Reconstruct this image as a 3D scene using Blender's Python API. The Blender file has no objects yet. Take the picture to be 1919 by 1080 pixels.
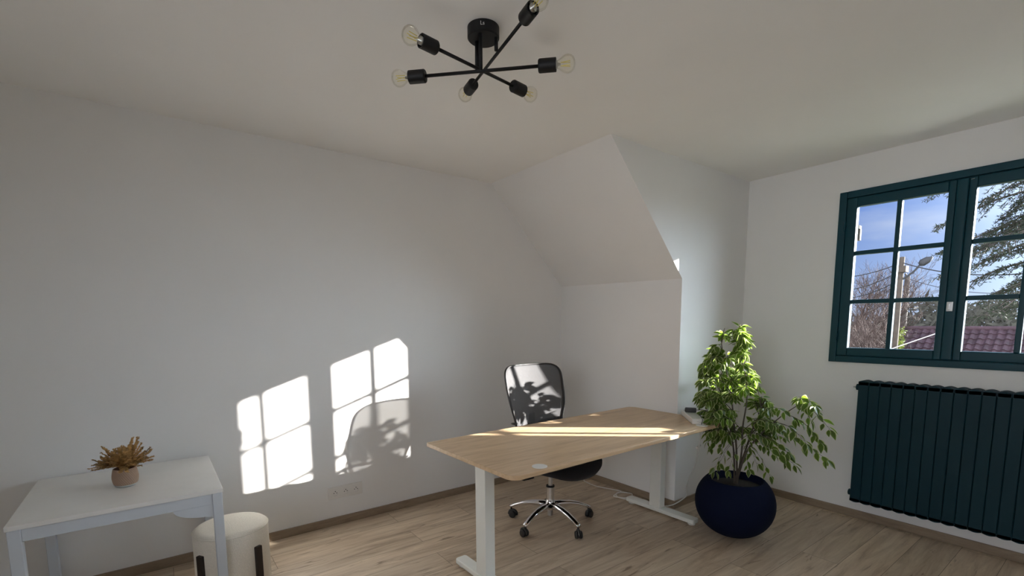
import bpy, bmesh, math, random
from mathutils import Vector, Matrix
from math import sin, cos, pi, radians

# ------------------------------------------------------------------ camera, sky, sun, exposure
C = bpy.context.scene.collection
S = bpy.context.scene
H = 1.38                                   # eye height
FPX, CXP, CYP = 894.23, 960.5, 709.11      # focal length and principal point in px of the 1919x1080 frame
YAW, PITCH, ROLL = radians(53.0498), radians(-6.6355), radians(-0.2896)
FWD = Vector((-sin(YAW) * cos(PITCH), cos(YAW) * cos(PITCH), sin(PITCH)))
RGT = FWD.cross(Vector((0, 0, 1))).normalized()
UPV = RGT.cross(FWD)
RGT, UPV = RGT * cos(ROLL) + UPV * sin(ROLL), -RGT * sin(ROLL) + UPV * cos(ROLL)
cam_d = bpy.data.cameras.new('camera')
cam_d.sensor_fit = 'HORIZONTAL'
cam_d.sensor_width = 36.0
cam_d.lens = 36.0 * FPX / 1919.0
cam_d.shift_x = -(CXP - 959.5) / 1919.0
cam_d.shift_y = (CYP - 540.0) / 1919.0
cam_d.clip_start = 0.02
cam_d.clip_end = 500
cam = bpy.data.objects.new('camera', cam_d)
C.objects.link(cam)
m3 = Matrix((RGT, UPV, -FWD)).transposed()
cam.matrix_world = Matrix.Translation((0, 0, H)) @ m3.to_4x4()
S.camera = cam

S.view_settings.view_transform = 'Standard'
S.view_settings.look = 'None'
S.view_settings.exposure = 0.64
S.view_settings.gamma = 1.0
S.view_settings.use_curve_mapping = False
S.cycles.max_bounces = 14
S.cycles.diffuse_bounces = 8
S.cycles.transparent_max_bounces = 24
S.cycles.sample_clamp_indirect = 6.0
S.cycles.use_denoising = True

SUN_TO = Vector((-1.0, -1.20, -0.425)).normalized()     # the way the sunlight travels
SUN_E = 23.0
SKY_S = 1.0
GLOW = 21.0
FILL_SKY = 3.9                                # unseen bright sky lobe added behind the camera as fill

w = bpy.data.worlds.new('sky')
S.world = w
w.use_nodes = True
nt = w.node_tree
nt.nodes.clear()
N = nt.nodes.new
L = nt.links.new
tc = N('ShaderNodeTexCoord')
sep = N('ShaderNodeSeparateXYZ'); L(tc.outputs['Generated'], sep.inputs[0])
ramp = N('ShaderNodeValToRGB'); L(sep.outputs['Z'], ramp.inputs[0])
cr = ramp.color_ramp
cr.elements[0].position = 0.0; cr.elements[0].color = (0.27, 0.33, 0.46, 1)
cr.elements[1].position = 0.45; cr.elements[1].color = (0.05, 0.10, 0.28, 1)
e = cr.elements.new(0.06); e.color = (0.18, 0.26, 0.45, 1)
e = cr.elements.new(0.18); e.color = (0.085, 0.16, 0.40, 1)
mp = N('ShaderNodeMapping'); mp.inputs['Scale'].default_value = (2.2, 2.2, 9.0)
L(tc.outputs['Generated'], mp.inputs['Vector'])
nz = N('ShaderNodeTexNoise'); nz.inputs['Scale'].default_value = 1.6; nz.inputs['Detail'].default_value = 7
L(mp.outputs[0], nz.inputs['Vector'])
cl = N('ShaderNodeValToRGB'); L(nz.outputs['Fac'], cl.inputs[0])
cl.color_ramp.elements[0].position = 0.56; cl.color_ramp.elements[0].color = (0, 0, 0, 1)
cl.color_ramp.elements[1].position = 0.86; cl.color_ramp.elements[1].color = (1, 1, 1, 1)
mx = N('ShaderNodeMix'); mx.data_type = 'RGBA'
L(cl.outputs[0], mx.inputs[0]); L(ramp.outputs[0], mx.inputs[6]); mx.inputs[7].default_value = (0.34, 0.38, 0.47, 1)
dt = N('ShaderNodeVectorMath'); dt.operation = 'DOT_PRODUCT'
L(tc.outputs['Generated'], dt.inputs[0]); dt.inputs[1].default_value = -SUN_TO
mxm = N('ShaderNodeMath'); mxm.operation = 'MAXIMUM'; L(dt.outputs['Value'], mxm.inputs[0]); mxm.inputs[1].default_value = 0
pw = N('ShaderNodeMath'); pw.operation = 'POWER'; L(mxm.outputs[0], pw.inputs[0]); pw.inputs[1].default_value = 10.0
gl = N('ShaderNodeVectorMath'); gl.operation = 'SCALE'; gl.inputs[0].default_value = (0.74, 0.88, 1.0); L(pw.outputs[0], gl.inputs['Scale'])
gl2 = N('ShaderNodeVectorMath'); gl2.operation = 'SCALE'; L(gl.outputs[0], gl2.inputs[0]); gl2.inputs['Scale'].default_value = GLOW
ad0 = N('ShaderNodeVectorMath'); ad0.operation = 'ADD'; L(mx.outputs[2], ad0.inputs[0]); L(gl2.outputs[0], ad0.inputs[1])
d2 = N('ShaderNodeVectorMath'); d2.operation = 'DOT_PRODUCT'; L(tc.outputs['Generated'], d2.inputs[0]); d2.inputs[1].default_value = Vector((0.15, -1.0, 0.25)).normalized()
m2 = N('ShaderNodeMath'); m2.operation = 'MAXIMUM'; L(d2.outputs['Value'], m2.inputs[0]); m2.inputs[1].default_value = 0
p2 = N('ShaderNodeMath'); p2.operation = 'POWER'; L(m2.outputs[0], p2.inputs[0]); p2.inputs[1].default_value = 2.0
g2 = N('ShaderNodeVectorMath'); g2.operation = 'SCALE'; g2.inputs[0].default_value = (0.95 * FILL_SKY, 0.97 * FILL_SKY, 1.0 * FILL_SKY); L(p2.outputs[0], g2.inputs['Scale'])
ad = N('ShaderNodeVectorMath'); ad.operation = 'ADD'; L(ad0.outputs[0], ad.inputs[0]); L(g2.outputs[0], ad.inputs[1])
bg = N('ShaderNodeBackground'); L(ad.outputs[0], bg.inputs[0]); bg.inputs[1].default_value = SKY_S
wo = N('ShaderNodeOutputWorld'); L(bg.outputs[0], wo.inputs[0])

sd = bpy.data.lights.new('sun', 'SUN')
sd.energy = SUN_E; sd.angle = 0.0093; sd.color = (1.0, 0.955, 0.89)
so = bpy.data.objects.new('sun', sd); C.objects.link(so)
so.location = (8, 12, 8)
so.rotation_euler = SUN_TO.to_track_quat('-Z', 'Y').to_euler()

# ------------------------------------------------------------------ room numbers (metres)
XL, YK, XC, YW, ZC, YS = -3.259, 3.016, -2.014, 3.882, 2.484, 2.249
ZKL, ZKR = 1.703, 1.684
XR, YB = 1.35, -1.45                       # unseen right and back walls
OX0, OX1, OZ0, OZ1 = -1.342, -0.146, 1.13, 2.24
YO = 4.14                                  # outer face of the window wall


def ray(u, v):
    return FWD + RGT * ((u - CXP) / FPX) - UPV * ((v - CYP) / FPX)


def on(u, v, ax, val):
    d = ray(u, v); o = Vector((0, 0, H))
    return o + d * ((val - o[ax]) / d[ax])


# ------------------------------------------------------------------ materials
def mat(name, col, rough=0.6, metal=0.0, bump=0.0, bscale=60, var=0.0, vscale=8, spec=0.5, sheen=0.0, coat=0.0, trans=0.0, stretch=(1, 1, 1), tcol=None):
    m = bpy.data.materials.new(name); m.use_nodes = True
    t = m.node_tree; b = t.nodes['Principled BSDF']
    b.inputs['Base Color'].default_value = (*col, 1)
    b.inputs['Roughness'].default_value = rough
    b.inputs['Metallic'].default_value = metal
    b.inputs['Specular IOR Level'].default_value = spec
    b.inputs['Sheen Weight'].default_value = sheen
    b.inputs['Coat Weight'].default_value = coat
    c = t.nodes.new('ShaderNodeTexCoord')
    mpn = t.nodes.new('ShaderNodeMapping'); mpn.inputs['Scale'].default_value = stretch
    t.links.new(c.outputs['Object'], mpn.inputs[0])
    if True:
        n = t.nodes.new('ShaderNodeTexNoise'); n.inputs['Scale'].default_value = vscale; n.inputs['Detail'].default_value = 5
        t.links.new(mpn.outputs[0], n.inputs['Vector'])
        r = t.nodes.new('ShaderNodeValToRGB'); t.links.new(n.outputs['Fac'], r.inputs[0])
        v = max(var, 0.015)
        r.color_ramp.elements[0].position = 0.3; r.color_ramp.elements[1].position = 0.7
        r.color_ramp.elements[0].color = (*[x * (1 - v) for x in col], 1)
        r.color_ramp.elements[1].color = (*[min(1, x * (1 + v)) for x in col], 1)
        t.links.new(r.outputs[0], b.inputs['Base Color'])
    if bump:
        n2 = t.nodes.new('ShaderNodeTexNoise'); n2.inputs['Scale'].default_value = bscale; n2.inputs['Detail'].default_value = 3
        t.links.new(mpn.outputs[0], n2.inputs['Vector'])
        bp = t.nodes.new('ShaderNodeBump'); bp.inputs['Strength'].default_value = bump; bp.inputs['Distance'].default_value = 0.002
        t.links.new(n2.outputs['Fac'], bp.inputs['Height']); t.links.new(bp.outputs[0], b.inputs['Normal'])
    if trans:
        tr = t.nodes.new('ShaderNodeBsdfTranslucent'); (t.links.new(r.outputs[0], tr.inputs[0]) if tcol is None else setattr(tr.inputs[0], 'default_value', (*tcol, 1)))
        mix = t.nodes.new('ShaderNodeMixShader'); mix.inputs[0].default_value = trans
        t.links.new(b.outputs[0], mix.inputs[1]); t.links.new(tr.outputs[0], mix.inputs[2])
        t.links.new(mix.outputs[0], t.nodes['Material Output'].inputs[0])
    return m


def thin_glass(name, tint=(1, 1, 1), refl=0.06, rough=0.0, cap=1.0):
    m = bpy.data.materials.new(name); m.use_nodes = True
    t = m.node_tree; t.nodes.clear()
    tr = t.nodes.new('ShaderNodeBsdfTransparent'); tr.inputs[0].default_value = (*tint, 1)
    g = t.nodes.new('ShaderNodeBsdfGlossy'); g.inputs['Roughness'].default_value = rough
    fr = t.nodes.new('ShaderNodeLayerWeight'); fr.inputs[0].default_value = refl
    mix = t.nodes.new('ShaderNodeMixShader')
    ml = t.nodes.new('ShaderNodeMath'); ml.operation = 'MULTIPLY'; ml.inputs[1].default_value = cap; t.links.new(fr.outputs['Fresnel'], ml.inputs[0])
    t.links.new(ml.outputs[0], mix.inputs[0]); t.links.new(tr.outputs[0], mix.inputs[1]); t.links.new(g.outputs[0], mix.inputs[2])
    o = t.nodes.new('ShaderNodeOutputMaterial'); t.links.new(mix.outputs[0], o.inputs[0])
    return m


def mesh_fabric():
    m = bpy.data.materials.new('chair mesh'); m.use_nodes = True
    t = m.node_tree; b = t.nodes['Principled BSDF']
    b.inputs['Roughness'].default_value = 0.8
    c = t.nodes.new('ShaderNodeTexCoord')
    n = t.nodes.new('ShaderNodeTexNoise'); n.inputs['Scale'].default_value = 260; n.inputs['Detail'].default_value = 2
    t.links.new(c.outputs['Object'], n.inputs['Vector'])
    r = t.nodes.new('ShaderNodeValToRGB'); t.links.new(n.outputs['Fac'], r.inputs[0])
    r.color_ramp.elements[0].position = 0.35; r.color_ramp.elements[0].color = (0.055, 0.055, 0.06, 1)
    r.color_ramp.elements[1].position = 0.65; r.color_ramp.elements[1].color = (0.10, 0.10, 0.105, 1)
    t.links.new(r.outputs[0], b.inputs['Base Color'])
    tr = t.nodes.new('ShaderNodeBsdfTransparent')
    mix = t.nodes.new('ShaderNodeMixShader'); mix.inputs[0].default_value = 0.28
    t.links.new(b.outputs[0], mix.inputs[1]); t.links.new(tr.outputs[0], mix.inputs[2])
    t.links.new(mix.outputs[0], t.nodes['Material Output'].inputs[0])
    return m


def wood_planks(name, c1, c2, c3, pw_, pl_, rough):
    """laminate boards running along Y"""
    m = bpy.data.materials.new(name); m.use_nodes = True
    t = m.node_tree; b = t.nodes['Principled BSDF']; NN = t.nodes.new; LL = t.links.new
    c = NN('ShaderNodeTexCoord')
    rot = NN('ShaderNodeMapping'); rot.inputs['Rotation'].default_value = (0, 0, pi / 2); LL(c.outputs['Object'], rot.inputs[0])
    br = NN('ShaderNodeTexBrick'); LL(rot.outputs[0], br.inputs['Vector'])
    br.inputs['Scale'].default_value = 1.0
    br.inputs['Brick Width'].default_value = pl_; br.inputs['Row Height'].default_value = pw_
    br.inputs['Mortar Size'].default_value = 0.0012; br.inputs['Mortar Smooth'].default_value = 0.1
    br.inputs['Color1'].default_value = (0, 0, 0, 1); br.inputs['Color2'].default_value = (1, 1, 1, 1)
    br.inputs['Mortar'].default_value = (0.5, 0.5, 0.5, 1); br.offset = 0.37
    # per-board shift of the grain
    sc = NN('ShaderNodeVectorMath'); sc.operation = 'SCALE'; LL(br.outputs['Color'], sc.inputs[0]); sc.inputs['Scale'].default_value = 7.0
    av = NN('ShaderNodeVectorMath'); LL(c.outputs['Object'], av.inputs[0]); LL(sc.outputs[0], av.inputs[1])
    st = NN('ShaderNodeMapping'); st.inputs['Scale'].default_value = (9.0, 1.0, 1.0); LL(av.outputs[0], st.inputs[0])
    n = NN('ShaderNodeTexNoise'); n.inputs['Scale'].default_value = 2.0; n.inputs['Detail'].default_value = 8; n.inputs['Roughness'].default_value = 0.65
    n.inputs['Distortion'].default_value = 0.8
    LL(st.outputs[0], n.inputs['Vector'])
    r = NN('ShaderNodeValToRGB'); LL(n.outputs['Fac'], r.inputs[0])
    r.color_ramp.elements[0].position = 0.28; r.color_ramp.elements[0].color = (*c1, 1)
    r.color_ramp.elements[1].position = 0.66; r.color_ramp.elements[1].color = (*c3, 1)
    e_ = r.color_ramp.elements.new(0.46); e_.color = (*c2, 1)
    # dark knots and cracks
    st2 = NN('ShaderNodeMapping'); st2.inputs['Scale'].default_value = (16.0, 2.2, 1.0); LL(av.outputs[0], st2.inputs[0])
    n2 = NN('ShaderNodeTexNoise'); n2.inputs['Scale'].default_value = 1.3; n2.inputs['Detail'].default_value = 6; n2.inputs['Distortion'].default_value = 1.6
    LL(st2.outputs[0], n2.inputs['Vector'])
    r2 = NN('ShaderNodeValToRGB'); LL(n2.outputs['Fac'], r2.inputs[0])
    r2.color_ramp.elements[0].position = 0.28; r2.color_ramp.elements[0].color = (0.32, 0.28, 0.24, 1)
    r2.color_ramp.elements[1].position = 0.365; r2.color_ramp.elements[1].color = (1, 1, 1, 1)
    mu = NN('ShaderNodeMix'); mu.data_type = 'RGBA'; mu.blend_type = 'MULTIPLY'; mu.inputs[0].default_value = 0.75
    LL(r.outputs[0], mu.inputs[6]); LL(r2.outputs[0], mu.inputs[7])
    # board tone
    mr = NN('ShaderNodeMapRange'); LL(br.outputs['Color'], mr.inputs[0]); mr.inputs[3].default_value = 0.86; mr.inputs[4].default_value = 1.10
    m2 = NN('ShaderNodeVectorMath'); m2.operation = 'SCALE'; LL(mu.outputs[2], m2.inputs[0]); LL(mr.outputs[0], m2.inputs['Scale'])
    sm = NN('ShaderNodeMix'); sm.data_type = 'RGBA'; LL(br.outputs['Fac'], sm.inputs[0]); LL(m2.outputs[0], sm.inputs[6])
    sm.inputs[7].default_value = (*[x * 0.45 for x in c1], 1)
    LL(sm.outputs[2], b.inputs['Base Color'])
    b.inputs['Roughness'].default_value = rough
    bp = NN('ShaderNodeBump'); bp.inputs['Strength'].default_value = 0.12; bp.inputs['Distance'].default_value = 0.001
    LL(n.outputs['Fac'], bp.inputs['Height']); LL(bp.outputs[0], b.inputs['Normal'])
    return m


def wood_plain(name, c1, c2, c3, scale=(9, 1, 9), rough=0.45):
    m = bpy.data.materials.new(name); m.use_nodes = True
    t = m.node_tree; b = t.nodes['Principled BSDF']; NN = t.nodes.new; LL = t.links.new
    c = NN('ShaderNodeTexCoord')
    st = NN('ShaderNodeMapping'); st.inputs['Scale'].default_value = scale; LL(c.outputs['Object'], st.inputs[0])
    n = NN('ShaderNodeTexNoise'); n.inputs['Scale'].default_value = 2.2; n.inputs['Detail'].default_value = 9; n.inputs['Roughness'].default_value = 0.68
    n.inputs['Distortion'].default_value = 0.6
    LL(st.outputs[0], n.inputs['Vector'])
    r = NN('ShaderNodeValToRGB'); LL(n.outputs['Fac'], r.inputs[0])
    r.color_ramp.elements[0].position = 0.30; r.color_ramp.elements[0].color = (*c1, 1)
    r.color_ramp.elements[1].position = 0.68; r.color_ramp.elements[1].color = (*c3, 1)
    e_ = r.color_ramp.elements.new(0.48); e_.color = (*c2, 1)
    LL(r.outputs[0], b.inputs['Base Color']); b.inputs['Roughness'].default_value = rough
    return m


M = {}
M['wall'] = mat('white wall paint', (0.79, 0.785, 0.775), 0.75, bump=0.05, bscale=120, var=0.006, vscale=2, spec=0.25)
M['ceil'] = mat('white ceiling paint', (0.88, 0.88, 0.87), 0.8, bump=0.05, bscale=120, var=0.006, vscale=2, spec=0.2)
M['floor'] = wood_planks('oak laminate floor', (0.30, 0.225, 0.155), (0.49, 0.385, 0.28), (0.63, 0.52, 0.39), 0.19, 1.28, 0.42)
M['base'] = wood_plain('oak skirting', (0.20, 0.145, 0.095), (0.26, 0.195, 0.135), (0.31, 0.24, 0.17), (3, 3, 20), 0.5)
M['teal'] = mat('teal gloss paint', (0.002, 0.042, 0.062), 0.42, var=0.06, vscale=5, spec=0.3)
M['rad'] = mat('dark teal radiator enamel', (0.002, 0.026, 0.038), 0.5, var=0.04, vscale=6, spec=0.25)
M['reveal'] = mat('white exterior render', (0.80, 0.79, 0.77), 0.85, bump=0.2, bscale=80)
M['glass'] = thin_glass('window glass')
M['bulbglass'] = thin_glass('bulb glass', (0.98, 0.975, 0.94), 0.2, 0.02, 0.4)
M['brass'] = mat('dull brass', (0.014, 0.009, 0.005), 0.7, 0.0)
M['steel'] = mat('satin steel', (0.6, 0.6, 0.6), 0.3, 1.0)
M['chrome'] = mat('chrome', (0.82, 0.82, 0.84), 0.07, 1.0)
M['black'] = mat('matt black metal', (0.007, 0.007, 0.0075), 0.5, spec=0.3)
M['blackplastic'] = mat('black plastic', (0.015, 0.015, 0.016), 0.4)
M['blackfabric'] = mat('black seat fabric', (0.014, 0.014, 0.017), 0.95, bump=0.4, bscale=400, sheen=0.1, spec=0.2)
M['mesh'] = mesh_fabric()
M['desk'] = wood_plain('oak desk laminate', (0.45, 0.295, 0.17), (0.59, 0.415, 0.25), (0.69, 0.51, 0.33), (11, 1, 11), 0.36)
M['deskleg'] = mat('white powder coated steel', (0.78, 0.79, 0.745), 0.45, var=0.02)
M['table'] = mat('white table lacquer', (0.82, 0.82, 0.80), 0.4, var=0.02)
M['tableleg'] = mat('pale table frame paint', (0.61, 0.66, 0.72), 0.45, var=0.02)
M['boucle'] = mat('ivory boucle', (0.84, 0.80, 0.71), 0.95, bump=1.0, bscale=260, var=0.05, vscale=150, sheen=0.2)
M['darkwood'] = mat('dark stained wood', (0.02, 0.012, 0.008), 0.5, var=0.2, vscale=6, stretch=(10, 10, 1))
M['pot'] = mat('navy planter', (0.002, 0.005, 0.021), 0.85, spec=0.15, bump=0.25, bscale=140, var=0.05)
M['soil'] = mat('potting soil', (0.02, 0.014, 0.01), 0.95, bump=1.0, bscale=70, var=0.4, vscale=60)
M['bark'] = mat('ficus bark', (0.075, 0.06, 0.045), 0.85, var=0.25, vscale=30)
M['leaf'] = mat('ficus green', (0.045, 0.09, 0.014), 0.36, var=0.3, vscale=12, trans=0.42, tcol=(0.22, 0.36, 0.03))
M['leafedge'] = mat('ficus cream margin', (0.50, 0.54, 0.26), 0.4, var=0.15, vscale=14, trans=0.42, tcol=(0.62, 0.70, 0.30))
M['dry'] = mat('dried golden foliage', (0.52, 0.33, 0.13), 0.8, var=0.45, vscale=30, trans=0.15)
M['clay'] = mat('taupe ceramic', (0.36, 0.245, 0.175), 0.7, var=0.05)
M['claybase'] = mat('grey ceramic glaze', (0.42, 0.43, 0.42), 0.35, var=0.03)
M['whiteplastic'] = mat('white plastic', (0.72, 0.71, 0.68), 0.4, var=0.01)
M['socket'] = mat('socket plate plastic', (0.72, 0.70, 0.67), 0.35, var=0.01)
M['hole'] = mat('dark hole', (0.03, 0.03, 0.03), 0.7)
M['filament'] = mat('yellow LED filament', (0.75, 0.66, 0.22), 0.5, var=0.05)
M['bulbcap'] = mat('bulb cap metal', (0.55, 0.55, 0.55), 0.3, 1.0)
M['tile'] = mat('purple brown roof tile', (0.050, 0.027, 0.036), 0.8, var=0.35, vscale=3.5)
M['render'] = mat('cream house render', (0.55, 0.50, 0.42), 0.9, var=0.05)
M['needle'] = mat('cedar needles', (0.024, 0.034, 0.020), 0.8, var=0.35, vscale=3, trans=0.2)
M['treebark'] = mat('grey brown bark', (0.05, 0.042, 0.038), 0.9, var=0.25, vscale=6)
M['twig'] = mat('reddish bare twigs', (0.055, 0.036, 0.032), 0.9, var=0.25, vscale=3)
M['pole'] = mat('weathered timber pole', (0.065, 0.052, 0.042), 0.9, var=0.2, vscale=9)
M['lampgrey'] = mat('grey lamp housing', (0.03, 0.032, 0.038), 0.7)
M['wire'] = mat('overhead wire', (0.03, 0.03, 0.035), 0.6)
M['ground'] = mat('winter grass', (0.14, 0.15, 0.07), 0.95, var=0.4, vscale=0.6)
M['ivy'] = mat('yellow green ivy', (0.11, 0.14, 0.03), 0.7, var=0.4, vscale=9, trans=0.2)
M['fence'] = mat('white painted rail', (0.78, 0.78, 0.78), 0.5)
M['woods'] = mat('distant winter woods', (0.05, 0.05, 0.042), 0.95, var=0.5, vscale=1.2)


# ------------------------------------------------------------------ helpers
def link(name, bm, m, parent=None, smooth=False, bevel=0.0, segs=2, loc=None):
    me = bpy.data.meshes.new(name)
    bmesh.ops.recalc_face_normals(bm, faces=bm.faces[:])
    if smooth:
        for f in bm.faces: f.smooth = True
    bm.to_mesh(me); bm.free()
    for x in (m if isinstance(m, (list, tuple)) else [m]): me.materials.append(x)
    o = bpy.data.objects.new(name, me); C.objects.link(o)
    if parent is not None: o.parent = parent
    if loc is not None: o.location = loc
    if bevel:
        b = o.modifiers.new('bevel', 'BEVEL'); b.width = bevel; b.segments = segs; b.limit_method = 'ANGLE'; b.angle_limit = radians(40)
        if smooth is False:
            for p in me.polygons: p.use_smooth = True
            wn = o.modifiers.new('wn', 'WEIGHTED_NORMAL'); wn.keep_sharp = True
    return o


def tag(o, label, cat=None, group=None, kind=None):
    if label: o['label'] = label
    if cat: o['category'] = cat
    if group: o['group'] = group
    if kind: o['kind'] = kind
    return o


def empty(name, loc=(0, 0, 0), rz=0.0, parent=None):
    o = bpy.data.objects.new(name, None); C.objects.link(o); o.empty_display_size = 0.1
    o.location = loc; o.rotation_euler = (0, 0, rz)
    if parent: o.parent = parent
    return o


def box(bm, x0, x1, y0, y1, z0, z1):
    v = [bm.verts.new(p) for p in ((x0, y0, z0), (x1, y0, z0), (x1, y1, z0), (x0, y1, z0), (x0, y0, z1), (x1, y0, z1), (x1, y1, z1), (x0, y1, z1))]
    for f in ((0, 3, 2, 1), (4, 5, 6, 7), (0, 1, 5, 4), (1, 2, 6, 5), (2, 3, 7, 6), (3, 0, 4, 7)):
        bm.faces.new([v[i] for i in f])


def B(*a):
    bm = bmesh.new()
    for t in a: box(bm, *t)
    return bm


def frame_of(d):
    d = d.normalized()
    a = Vector((0, 0, 1)) if abs(d.z) < 0.95 else Vector((1, 0, 0))
    x = d.cross(a).normalized(); y = d.cross(x).normalized()
    return x, y


def tube(bm, pts, rad, n=8, cap=True, sx=1.0, sy=1.0):
    pts = [Vector(p) for p in pts]
    rings = []
    px = None
    for i, p in enumerate(pts):
        d = (pts[min(i + 1, len(pts) - 1)] - pts[max(i - 1, 0)])
        if d.length < 1e-9: d = Vector((0, 0, 1))
        d.normalize()
        if px is None: x, y = frame_of(d)
        else:
            x = (px - d * px.dot(d))
            if x.length < 1e-6: x, _ = frame_of(d)
            x.normalize(); y = d.cross(x).normalized()
        px = x
        r = rad[i] if isinstance(rad, (list, tuple)) else rad
        rings.append([bm.verts.new(p + x * (r * sx * cos(2 * pi * k / n)) + y * (r * sy * sin(2 * pi * k / n))) for k in range(n)])
    for a, b in zip(rings, rings[1:]):
        for k in range(n):
            bm.faces.new((a[k], a[(k + 1) % n], b[(k + 1) % n], b[k]))
    if cap:
        bm.faces.new(rings[0][::-1]); bm.faces.new(rings[-1])
    return rings


def lathe(bm, prof, n=48, c=(0, 0, 0), axis=None, close=True):
    """prof: (r, h) pairs; axis: direction of h"""
    c = Vector(c)
    ax = Vector(axis).normalized() if axis is not None else Vector((0, 0, 1))
    if axis is None: x, y = Vector((1, 0, 0)), Vector((0, 1, 0))
    else: x, y = frame_of(ax)
    rings = []
    for r, h in prof:
        if r < 1e-6: rings.append([bm.verts.new(c + ax * h)])
        else: rings.append([bm.verts.new(c + ax * h + x * (r * cos(2 * pi * k / n)) + y * (r * sin(2 * pi * k / n))) for k in range(n)])
    for a, b in zip(rings, rings[1:]):
        for k in range(n):
            q = (k + 1) % n
            if len(a) == 1 and len(b) == 1: continue
            if len(a) == 1: bm.faces.new((a[0], b[q], b[k]))
            elif len(b) == 1: bm.faces.new((a[k], a[q], b[0]))
            else: bm.faces.new((a[k], a[q], b[q], b[k]))


def prism(bm, poly, axis, a, b):
    """extrude a 2D polygon (list of pairs) along an axis from a to b"""
    def P(p, t):
        if axis == 0: return (t, p[0], p[1])
        if axis == 1: return (p[0], t, p[1])
        return (p[0], p[1], t)
    v0 = [bm.verts.new(P(p, a)) for p in poly]; v1 = [bm.verts.new(P(p, b)) for p in poly]
    bm.faces.new(v0[::-1]); bm.faces.new(v1)
    for i in range(len(poly)):
        j = (i + 1) % len(poly)
        bm.faces.new((v0[i], v0[j], v1[j], v1[i]))


def spline(pts, n=6):
    pts = [Vector(p) for p in pts]
    out = []
    for i in range(len(pts) - 1):
        p0 = pts[max(i - 1, 0)]; p1 = pts[i]; p2 = pts[i + 1]; p3 = pts[min(i + 2, len(pts) - 1)]
        for k in range(n):
            t = k / n
            out.append(0.5 * ((2 * p1) + (p2 - p0) * t + (2 * p0 - 5 * p1 + 4 * p2 - p3) * t * t + (-p0 + 3 * p1 - 3 * p2 + p3) * t ** 3))
    out.append(pts[-1])
    return out


def struct(name, bm, m, **k):
    o = link(name, bm, m, **k); o['kind'] = 'structure'
    return o


# ------------------------------------------------------------------ room shell
T = 0.12
struct('floor', B((XL - T, XR + T, YB - T, YO, -0.1, 0)), M['floor'])
struct('ceiling', B((XL - T, XR + T, YB - T, YO, ZC, ZC + 0.1)), M['ceil'])
struct('wall_left', B((XL - T, XL, YB - T, YO, 0, ZC)), M['wall'])
# back wall (behind the camera) with an unseen window, added for fill daylight
BW0, BW1, BZ0, BZ1 = -0.9, 1.1, 0.9, 2.25
struct('wall_back', B((XL, BW0, YB - .25, YB, 0, ZC), (BW1, XR, YB - .25, YB, 0, ZC), (BW0, BW1, YB - .25, YB, 0, BZ0), (BW0, BW1, YB - .25, YB, BZ1, ZC)), M['wall'])
struct('wall_right', B((XR, XR + T, YB - .25, YO, 0, ZC)), M['wall'])
w2 = empty('added_window', ((BW0 + BW1) / 2, YB - 0.1, BZ0)); w2['kind'] = 'structure'
hw = (BW1 - BW0) / 2; hh = BZ1 - BZ0
bm = B((-hw, -hw + .07, -.03, .03, 0, hh), (hw - .07, hw, -.03, .03, 0, hh), (-hw + .07, hw - .07, -.03, .03, 0, .07), (-hw + .07, hw - .07, -.03, .03, hh - .07, hh), (-.05, .05, -.03, .03, .07, hh - .07))
link('window_frame', bm, M['teal'], w2)
link('glass_pane', B((-hw + .07, hw - .07, -.003, .003, .07, hh - .07)), M['glass'], w2)

# knee wall, sloped ceiling, dormer cheek
CT = 0.10                                  # cheek thickness
bm = bmesh.new()
q = [(XL, YK, 0), (XC - CT, YK, 0), (XC - CT, YK, ZKR + (ZKL - ZKR) * CT / (XC - XL)), (XL, YK, ZKL)]
a = [bm.verts.new(p) for p in q]; b = [bm.verts.new((p[0], p[1] + 0.12, p[2])) for p in q]
bm.faces.new(a); bm.faces.new(b[::-1])
for i in range(4): bm.faces.new((a[i], b[i], b[(i + 1) % 4], a[(i + 1) % 4]))
struct('wall_knee', bm, M['wall'])
bm = bmesh.new()
q = [(XL, YK, ZKL), (XC - CT, YK, ZKR + (ZKL - ZKR) * CT / (XC - XL)), (XC - CT, YS, ZC), (XL, YS, ZC)]
a = [bm.verts.new(p) for p in q]; b = [bm.verts.new((p[0], p[1] + 0.12, p[2])) for p in q]
bm.faces.new(a); bm.faces.new(b[::-1])
for i in range(4): bm.faces.new((a[i], b[i], b[(i + 1) % 4], a[(i + 1) % 4]))
struct('ceiling_slope', bm, M['wall'])
bm = bmesh.new()
prism(bm, [(YK, 0), (YW, 0), (YW, ZC), (YS, ZC), (YK, ZKR)], 0, XC - CT, XC)
struct('wall_dormer', bm, M['wall'])
# window wall with opening
bm = B((XC - CT, OX0, YW, YO, 0, ZC), (OX1, XR, YW, YO, 0, ZC), (OX0, OX1, YW, YO, 0, OZ0), (OX0, OX1, YW, YO, OZ1, ZC))
struct('wall_window', bm, M['wall'])
# skirting boards
BH, BT = 0.056, 0.012
def skirt(name, t):
    struct(name, B(t), M['base'], bevel=0.002)
skirt('baseboard_left', (XL, XL + BT, YB, YK, 0, BH))
skirt('baseboard_knee', (XL + BT, XC + BT, YK - BT, YK, 0, BH))
skirt('baseboard_dormer', (XC, XC + BT, YK, YW, 0, BH))
skirt('baseboard_window', (XC + BT, XR, YW - BT, YW, 0, BH))

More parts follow.
